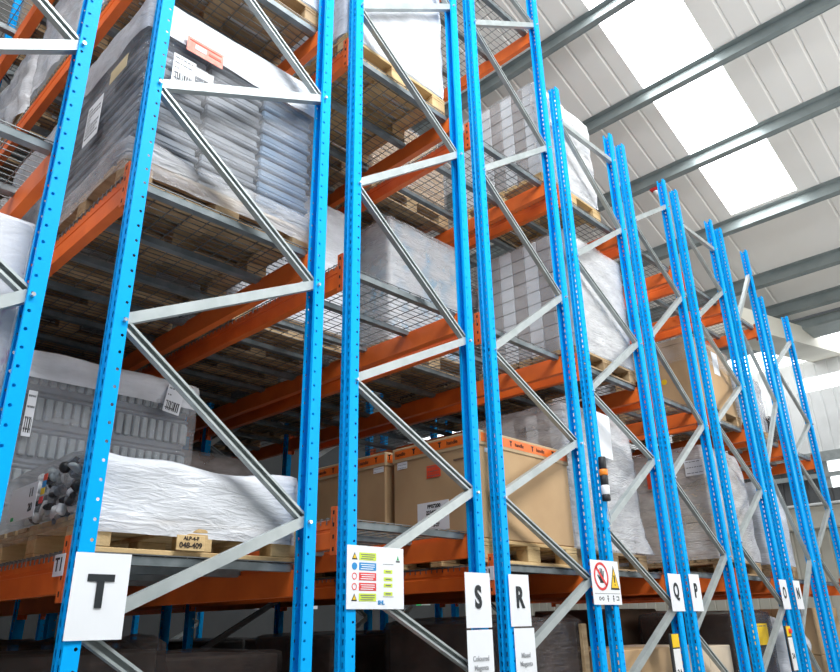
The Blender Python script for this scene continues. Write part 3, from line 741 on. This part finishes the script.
# ------------------------------------------------------------------ signs on the posts
def sign(label, x0, x1, z0, z1, letter, size, bold, sx, tilt=0, y=-.006, group='white letter signs on the posts', body=None):
    t = thing('letter_sign' if letter else 'name_sheet', label, 'sign', ((x0+x1)/2, y, (z0+z1)/2), group)
    w, h = x1-x0, z1-z0
    # slightly bowed sheet
    mb = MB(); n = 8
    vs = []; fs = []
    for th in (0, .002):
        for i in range(n+1):
            u = -w/2+w*i/n; b = .006*math.cos(PI*i/n)**2
            vs += [(u, -b*.5-th, -h/2), (u, -b*.5-th, h/2)]
    k = 2*(n+1)
    for i in range(n):
        a = 2*i; fs += [(a, a+1, a+3, a+2), (k+a, k+a+2, k+a+3, k+a+1), (a, a+2, k+a+2, k+a), (a+1, k+a+1, k+a+3, a+3)]
    fs += [(0, k, k+1, 1), (2*n, 2*n+1, k+2*n+1, k+2*n)]
    mb.add(vs, fs).build('sheet', 'paper', t)
    if letter: text(t, letter, size, 'letter', (0, -.0055, .010*h/.297), bold, sx, name='letter')
    for i, s in enumerate(body or ()): text(t, s, .038, 'ink_pale', (0, -.0055, .0-.046*i), .0002, .95, name='lettering')
    t.rotation_euler = (0, tilt, 0)
    return t
sign('white sheet with a bold black letter T on the nearest post', .010, .219, 1.572, 1.872, 'T', .155, .006, 1.0)
sign('white sheet with a bold black letter S', 2.165, 2.387, 1.578, 1.873, 'S', .165, .006, .78)
sign('white sheet with a bold black letter R', 2.568, 2.768, 1.580, 1.875, 'R', .165, .006, .78)
sign('white name sheet hanging under the S sign', 2.165, 2.387, 1.272, 1.568, None, 0, 0, 1, body=('Coloured', 'Magenta'), group='white name sheets under the letters')
sign('white name sheet hanging under the R sign', 2.59, 2.79, 1.272, 1.57, None, 0, 0, 1, body=('Mixed', 'Magenta'), group='white name sheets under the letters')
sign('white sheet with a black letter Q', 4.655, 4.875, 1.66, 1.945, 'Q', .155, .005, .75)
sign('white sheet with a black letter P', 5.030, 5.225, 1.66, 1.953, 'P', .155, .005, .75)
sign('white sheet with a black letter O', 7.13, 7.335, 1.675, 1.965, 'O', .155, .004, .75)
sign('white sheet with a black letter N', 7.545, 7.745, 1.675, 1.965, 'N', .155, .004, .75)

# safety notice
t = thing('safety_notice', 'white safety notice with yellow, blue and red panels beside the S sign', 'sign', (1.49, -.006, 1.824), 'safety signs on the posts')
w, h = .385, .297
MB().bevbox(-w/2, w/2, -.004, 0, -h/2, h/2, .0012).build('board', 'paper', t)
Y = -.0042
rowsz = (.098, .050, .003, -.045, -.094)
for z, m_ in zip(rowsz, ('lime', 'sblue', 'sred', 'sred', 'lime')):
    p = MB().box(-.115, -.002, Y-.001, Y, z-.018, z+.018).build('text_panel', m_, t)
    q = MB()
    for k in range(3):
        a = -.105+.006*(k % 2); q.box(a, -.012-.01*(k == 2), Y-.0016, Y-.0008, z+.009-.010*k-.002, z+.009-.010*k+.002)
    q.build('print_lines', 'paper' if m_ != 'lime' else 'ink_grey', p)
for z in (.098, -.094):
    tri(MB(), -.145, z, .036, .034, Y).build('warning_triangle', 'ink', t); tri(MB(), -.145, z-.001, .022, .02, Y-.001).build('warning_face', 'yellow', t)
disc_ring(MB(), -.145, .050, 0, .017, Y).build('mandatory_disc', 'sblue', t)
for z in (.003, -.045): disc_ring(MB(), -.145, z, .012, .016, Y).build('prohibition_ring', 'sred', t)
for z in (.030, -.006, -.036, -.076):
    p = MB().box(.050, .110, Y-.001, Y, z-.009, z+.009).build('name_panel', 'lime', t); MB().box(.062, .098, Y-.0016, Y-.0008, z-.003, z+.003).build('print_lines', 'ink_grey', p)
for z in (.066, -.090): MB().box(.045, .118, Y-.001, Y, z-.001, z+.001).build('rule_line', 'ink_grey', t)
text(t, 'SHL', .026, 'sblue', (.032, Y-.001, -.118), .001, name='maker_mark')
tri(MB(), .150, .100, .016, .022, Y).build('green_figure', 'sgreen', t); MB().box(.136, .164, Y-.001, Y, .078, .087).build('green_bar', 'ink_grey', t)
# prohibition sign
t = thing('prohibition_sign', 'white sign with red no-touching circle and yellow warning triangle', 'sign', (3.697, -.006, 1.853), 'safety signs on the posts')
w, h = .375, .297
MB().bevbox(-w/2, w/2, -.004, 0, -h/2, h/2, .0012).build('board', 'paper', t)
cxr, czr = -.062, .040
hand = MB()
hand.prism([(cxr-.02, czr-.045), (cxr+.03, czr-.045), (cxr+.034, czr+.005), (cxr-.022, czr+.005)], Y-.0008, Y, 'y')
for i, (ln, a) in enumerate(((.045, -.2), (.055, -.05), (.052, .06), (.038, .2))):
    bx_ = cxr-.016+i*.0145; hand.prism([(bx_-.006, czr), (bx_+.006, czr), (bx_+.006+a*ln, czr+ln), (bx_-.006+a*ln, czr+ln)], Y-.0008, Y, 'y')
hand.prism([(cxr-.022, czr-.03), (cxr-.05, czr+.005), (cxr-.042, czr+.012), (cxr-.018, czr-.008)], Y-.0008, Y, 'y')
hand.build('hand_symbol', 'ink', t)
rg = disc_ring(MB(), cxr, czr, .078, .095, Y-.001)
d_ = .062; q_ = .007
rg.prism([(cxr-d_-q_, czr+d_-q_), (cxr-d_+q_, czr+d_+q_), (cxr+d_+q_, czr-d_+q_), (cxr+d_-q_, czr-d_-q_)], Y-.002, Y-.001, 'y')
rg.build('prohibition_ring', 'sred', t)
tri(MB(), .112, .035, .120, .165, Y).build('triangle_border', 'ink', t); tri(MB(), .112, .030, .096, .130, Y-.001).build('warning_triangle', 'yellow', t)
MB().prism([(.106, .0), (.118, .0), (.121, .05), (.103, .05)], Y-.0028, Y-.002, 'y').box(.107, .117, Y-.0028, Y-.002, -.020, -.010).build('exclamation_mark', 'ink', t)
MB().box(-.17, .17, Y-.001, Y, -.076, -.073).build('rule_line', 'ink_grey', t)
g = MB()
disc_ring(g, -.105, -.108, .008, .013, Y, 16); disc_ring(g, -.065, -.108, .008, .013, Y, 16); g.box(-.098, -.072, Y-.001, Y, -.110, -.106)
for x in (.0, .075): g.box(x-.004, x+.004, Y-.001, Y, -.128, -.100); disc_ring(g, x, -.092, 0, .007, Y, 12); g.box(x-.012, x+.012, Y-.001, Y, -.112, -.107)
g.box(.115, .15, Y-.001, Y, -.098, -.092); g.box(.115, .15, Y-.001, Y, -.12, -.114); g.box(.143, .149, Y-.001, Y, -.12, -.092)
g.build('pictograms', 'ink', t)

# beam number plates
t = thing('location_plate', 'small white T1 plate on the orange beam beside the T sign', 'plate', (.0105, .135, 1.835), 'location plates on the beams'); t.rotation_euler = (0, 0, -PI/2)
MB().bevbox(-.05, .05, -.002, 0, -.04, .04, .0006).build('plate', 'paper', t); text(t, 'T1', .07, 'ink', (0, -.0025, 0), .001, name='lettering')
t = thing('location_plate', 'small white S1 plate on the beam between the S and R signs', 'plate', (2.5385, .125, 1.885), 'location plates on the beams'); t.rotation_euler = (0, 0, -PI/2)
MB().bevbox(-.05, .05, -.002, 0, -.04, .04, .0006).build('plate', 'paper', t); text(t, 'S1', .07, 'ink', (0, -.0025, 0), .001, name='lettering')

# hanging torch by the R/Q posts
t = thing('inspection_torch', 'black torch with orange and white bands hanging on a wire hook by the Q frame', 'torch', (3.79, -.035, 2.43))
pz = 0; segs = [('dark', .032, .0, .045, 'end_cap'), ('white_plastic', .031, .045, .115, 'white_band'), ('dark', .029, .115, .19, 'barrel'), ('orange_band', .033, .19, .235, 'orange_band'), ('dark', .028, .235, .33, 'head')]
for m_, r_, a, b, nm in segs: MB().tube([(0, 0, a), (0, 0, a+.004), (0, 0, b-.004), (0, 0, b)], [r_*.92, r_, r_, r_*.92], 20).build(nm, m_, t, True)
MB().tube([(0, 0, 0), (.005, 0, -.06), (.03, 0, -.12), (.015, 0, -.17), (-.02, 0, -.14), (-.012, 0, -.08)], .003, 6).build('wire_hook', 'galv', t)
# impact markers low on the posts
for (x, z0, lab, red) in ((4.60, 1.20, 'yellow and white impact marker low on the post under the Q sign', False), (7.09, 1.22, 'yellow and white impact marker with red button on the post under the O sign', True)):
    t = thing('impact_marker', lab, 'post marker', (x, -.004, z0), 'impact markers on the posts')
    MB().bevbox(-.075, .075, -.014, 0, -.12, .30, .004).build('backing', 'dark', t)
    MB().bevbox(-.045, .068, -.018, -.012, .20, .295, .002).build('yellow_cap', 'yellow', t)
    w_ = MB().bevbox(-.045, .068, -.018, -.012, -.11, .19, .002).build('white_strip', 'white_plastic', t)
    text(w_, '2A', .07, 'ink', (.01, -.019, .02), .001, name='lettering')
    if red: MB().tube([(.02, -.016, .25), (.02, -.04, .25)], .022, 14).build('red_button', 'sred', t)
# white alarm dome on top of the P frame, dark gloves hung between the posts
# ------------------------------------------------------------------ building
s_roof = .36
def zr(x, h0=12.0): return h0-s_roof*x
XA, XB, YA, YB = -9.0, 13.6, -12.0, 12.5
strips = [(-.34, .76), (-7.0, -5.9)]; XS = 10.62
def roof_piece(y0, y1, nm):
    """trapezoidal liner sheet with ribs running down the slope"""
    prof = []; y = y0; per = .333; rb = .011
    k = math.ceil(y0/per)
    prof.append((y0, 0))
    while k*per+.03 < y1:
        c = k*per
        if c-.03 > y0: prof += [(c-.025, 0), (c-.012, rb), (c+.012, rb), (c+.025, 0)]
        k += 1
    prof.append((y1, 0))
    mb = MB(); n = len(prof); vs = []
    for x in (XA, XB):
        for th in (0, .06): vs += [(x, y_, zr(x)+z_+th) for y_, z_ in prof]
    fs = []
    for i in range(n-1):
        fs += [(i, i+1, 2*n+i+1, 2*n+i), (n+i+1, n+i, 3*n+i, 3*n+i+1)]
    return struct(mb.add(vs, fs).build(nm, 'roof'))
edges = [YA]+[v for s_ in sorted(strips) for v in s_]+[YB]
for i in range(0, len(edges), 2): roof_piece(edges[i], edges[i+1], 'ceiling' if i == 0 else 'ceiling')
for i, (a, b) in enumerate(strips):
    mb = MB(); vs = []
    for x in (XA, XS):
        for th in (.02, .035): vs += [(x, a, zr(x)+th), (x, b, zr(x)+th)]
    mb.add(vs, [(0, 1, 5, 4), (2, 6, 7, 3)]); struct(mb.build(f'window_{i+1}', 'sky'))
for i, (a, b) in enumerate(strips):   # plain sheet below each rooflight
    mb = MB(); vs = []
    for x in (XS, XB):
        for th in (.0, .06): vs += [(x, a, zr(x)+th), (x, b, zr(x)+th)]
    mb.add(vs, [(0, 1, 5, 4), (2, 6, 7, 3), (0, 2, 3, 1), (0, 4, 6, 2), (1, 3, 7, 5)]); struct(mb.build('ceiling', 'roof'))
# purlins (Z-section) along the rows
for x in (-7.6, -5.6, -3.7, -1.8, .1, 1.8, 3.35, 4.90, 6.36, 7.81, 9.22, 10.74, 12.2, 13.1):
    z = zr(x); a = math.atan(s_roof)
    line = [(.075, -.255), (.075, -.235), (-.0, -.235), (0, -.005), (-.075, -.005), (-.075, -.02)]
    rot = lambda u, v: (x+u*math.cos(a)+v*math.sin(a), z-u*math.sin(a)+v*math.cos(a))
    ln = [rot(u, v) for u, v in line]
    struct(MB().sheet(ln, .006, YA, YB, 'y').build('roof_purlin', 'purlin'))
xd = 9.22; t = thing('heat_detector', 'small white round detector with red base under a roof purlin', 'detector', (xd+.02, 1.45, 12-.36*xd-.345))
MB().bevbox(-.05, .05, -.09, .09, .05, .09, .01).build('base', 'sred', t)
MB().tube([(0, 0, .09*k/10-.04) for k in range(11)], [max(.004, .055*math.sin(PI*(k+.6)/11.2)) for k in range(11)], 16).build('globe', 'white_plastic', t, True)
# floor and walls
struct(MB().box(-14, 34, -14, 13, -.15, 0).build('floor', 'floor'))
def clad_wall(nm, x0, x1, y0, y1, z0, z1, m_):
    mb = MB(); per = .25
    if abs(x1-x0) < abs(y1-y0):
        prof = []; k = 0; y = y0
        while y < y1-.2: prof += [(x0, y), (x0, y+.2), (x0+.02, y+.215), (x0+.02, y+.235)]; y += per
        prof += [(x0, y1), (x1, y1), (x1, y0)]
        mb.prism(prof, z0, z1, 'z')
    else: mb.box(x0, x1, y0, y1, z0, z1)
    return struct(mb.build(nm, m_))
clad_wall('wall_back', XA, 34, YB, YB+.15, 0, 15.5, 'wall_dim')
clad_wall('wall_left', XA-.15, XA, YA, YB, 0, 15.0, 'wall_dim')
for k, (xa, xb) in enumerate(((7.05, 7.35), (7.6, 8.0), (8.25, 9.3), (10.4, 10.9), (12.5, 13.4))):
    struct(MB().box(xa, xb, YB-.03, YB-.005, 2.02, 2.36).build(f'window_{8+k}', 'window_dim'))
# far side: cream plinth and sill, ribbon windows, white upper cladding, clerestory; next span's roof beyond the valley gutter
XW = 16.6; YW = -14
clad_wall('wall_right', XW, XW+.2, YW, YB, 0, 3.36, 'cream')
struct(MB().bevbox(XW-.22, XW, YW, YB, 3.37, 3.84, .02).build('trim_1', 'cream'))
struct(MB().bevbox(XW-.28, XW, YW, YB, 3.845, 3.90, .01).build('trim_2', 'wall'))
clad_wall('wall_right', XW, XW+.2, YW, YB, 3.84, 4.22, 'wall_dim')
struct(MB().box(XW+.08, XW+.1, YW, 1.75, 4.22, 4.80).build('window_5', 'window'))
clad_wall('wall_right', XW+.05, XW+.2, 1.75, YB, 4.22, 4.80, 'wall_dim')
for k in range(11):
    y = YW+.1+k*1.57; struct(MB().box(XW, XW+.2, y-.10, y+.10, 4.22, 4.80).build('window_mullion', 'galv'))
struct(MB().box(XW-.02, XW+.2, YW, YB, 4.46, 4.56).build('window_transom', 'galv'))
struct(MB().box(XW-.06, XW+.2, YW, YB, 4.80, 5.02).build('trim_3', 'galv'))
clad_wall('wall_right', XW, XW+.2, YW, YB, 5.02, 6.28, 'wall')
clad_wall('wall_right', XW, XW+.2, YW, YB, 6.28, 6.42, 'wall')
struct(MB().box(XW+.05, XW+.07, YW, 1.9, 6.42, 6.75).build('window_6', 'window'))
clad_wall('wall_right', XW, XW+.2, 1.9, YB, 6.42, 6.75, 'wall')
struct(MB().box(14.5, 16.2, YW, YB, 7.02, 7.04).build('window_7', 'wall_glow'))  # glowing panel added overhead to light the wall, not a real rooflight
clad_wall('wall_right', XW, XW+.2, YW, YB, 6.75, 7.6, 'wall')
struct(MB().bevbox(13.55, 14.3, YW, YB, 6.85, 7.05, .03).build('valley_gutter', 'purlin'))
mb = MB(); vs = []
for x in (14.0, 17):
    for th in (0, .08): vs += [(x, YW, 7.05+(x-14)*.17+th), (x, YB, 7.05+(x-14)*.17+th)]
struct(mb.add(vs, [(0, 1, 5, 4), (2, 6, 7, 3)]).build('ceiling', 'roof'))
zb = lambda x: 6.47+.182*(x-13.2)
struct(MB().prism([(10.15, zb(10.15)), (16.6, zb(16.6)), (16.6, zb(16.6)+.38), (10.15, zb(10.15)+.38)], .8, 1.5, 'y').build('roof_rafter', 'cream'))
# exit light on the back wall
t = thing('exit_sign', 'small lit green and white sign far behind the S rack', 'sign', (10.9, 8.9, 2.0))
MB().bevbox(-.25, .05, -.03, .03, 0, .2, .01).build('green_panel', 'exit_green', t); MB().bevbox(.05, .35, -.03, .03, 0, .2, .01).build('white_panel', 'white_plastic', t)
MB().tube([(0, 0, .2), (0, 0, 6.0)], .01, 6).build('hanger', 'galv', t)

# ------------------------------------------------------------------ light
w = bpy.data.worlds.new('sky'); S.world = w; w.use_nodes = True
bg = w.node_tree.nodes['Background']; bg.inputs[0].default_value = (.86, .93, 1.0, 1); bg.inputs[1].default_value = .10
def area(name, loc, target, sx, sy, power, c=(1, 1, 1)):
    l = bpy.data.lights.new(name, 'AREA'); l.shape = 'RECTANGLE'; l.size = sx; l.size_y = sy; l.energy = power; l.color = c
    o = bpy.data.objects.new(name, l); COL.objects.link(o); o.location = loc
    o.rotation_euler = (Vector(target)-Vector(loc)).to_track_quat('-Z', 'Y').to_euler(); return o
area('added_rack_light', (.8, -4.3, 7.8), (1.0, 0, 3.0), 4.2, 2.6, 600, (.95, .98, 1))  # added key light out of view, brightens the near posts and loads
area('added_rack_light', (-4.8, -1.2, 8.2), (.3, 1.2, 4.2), 2.6, 2.6, 420, (.95, .98, 1))  # second unseen light, added to fill the left-facing sides
area('added_roof_fill', (7.0, -6.5, 4.0), (8.5, 2.0, 9.5), 3.0, 3.0, 400, (1.0, .98, .95))  # unseen upward light put in only to brighten the roof underside
# ------------------------------------------------------------------ render settings
S.view_settings.view_transform = 'Standard'; S.view_settings.look = 'None'; S.view_settings.gamma = 1; S.view_settings.exposure = 0
S.view_settings.use_curve_mapping = False
S.cycles.use_denoising = True
S.cycles.transparent_max_bounces = 32; S.cycles.max_bounces = 8; S.cycles.sample_clamp_indirect = 8
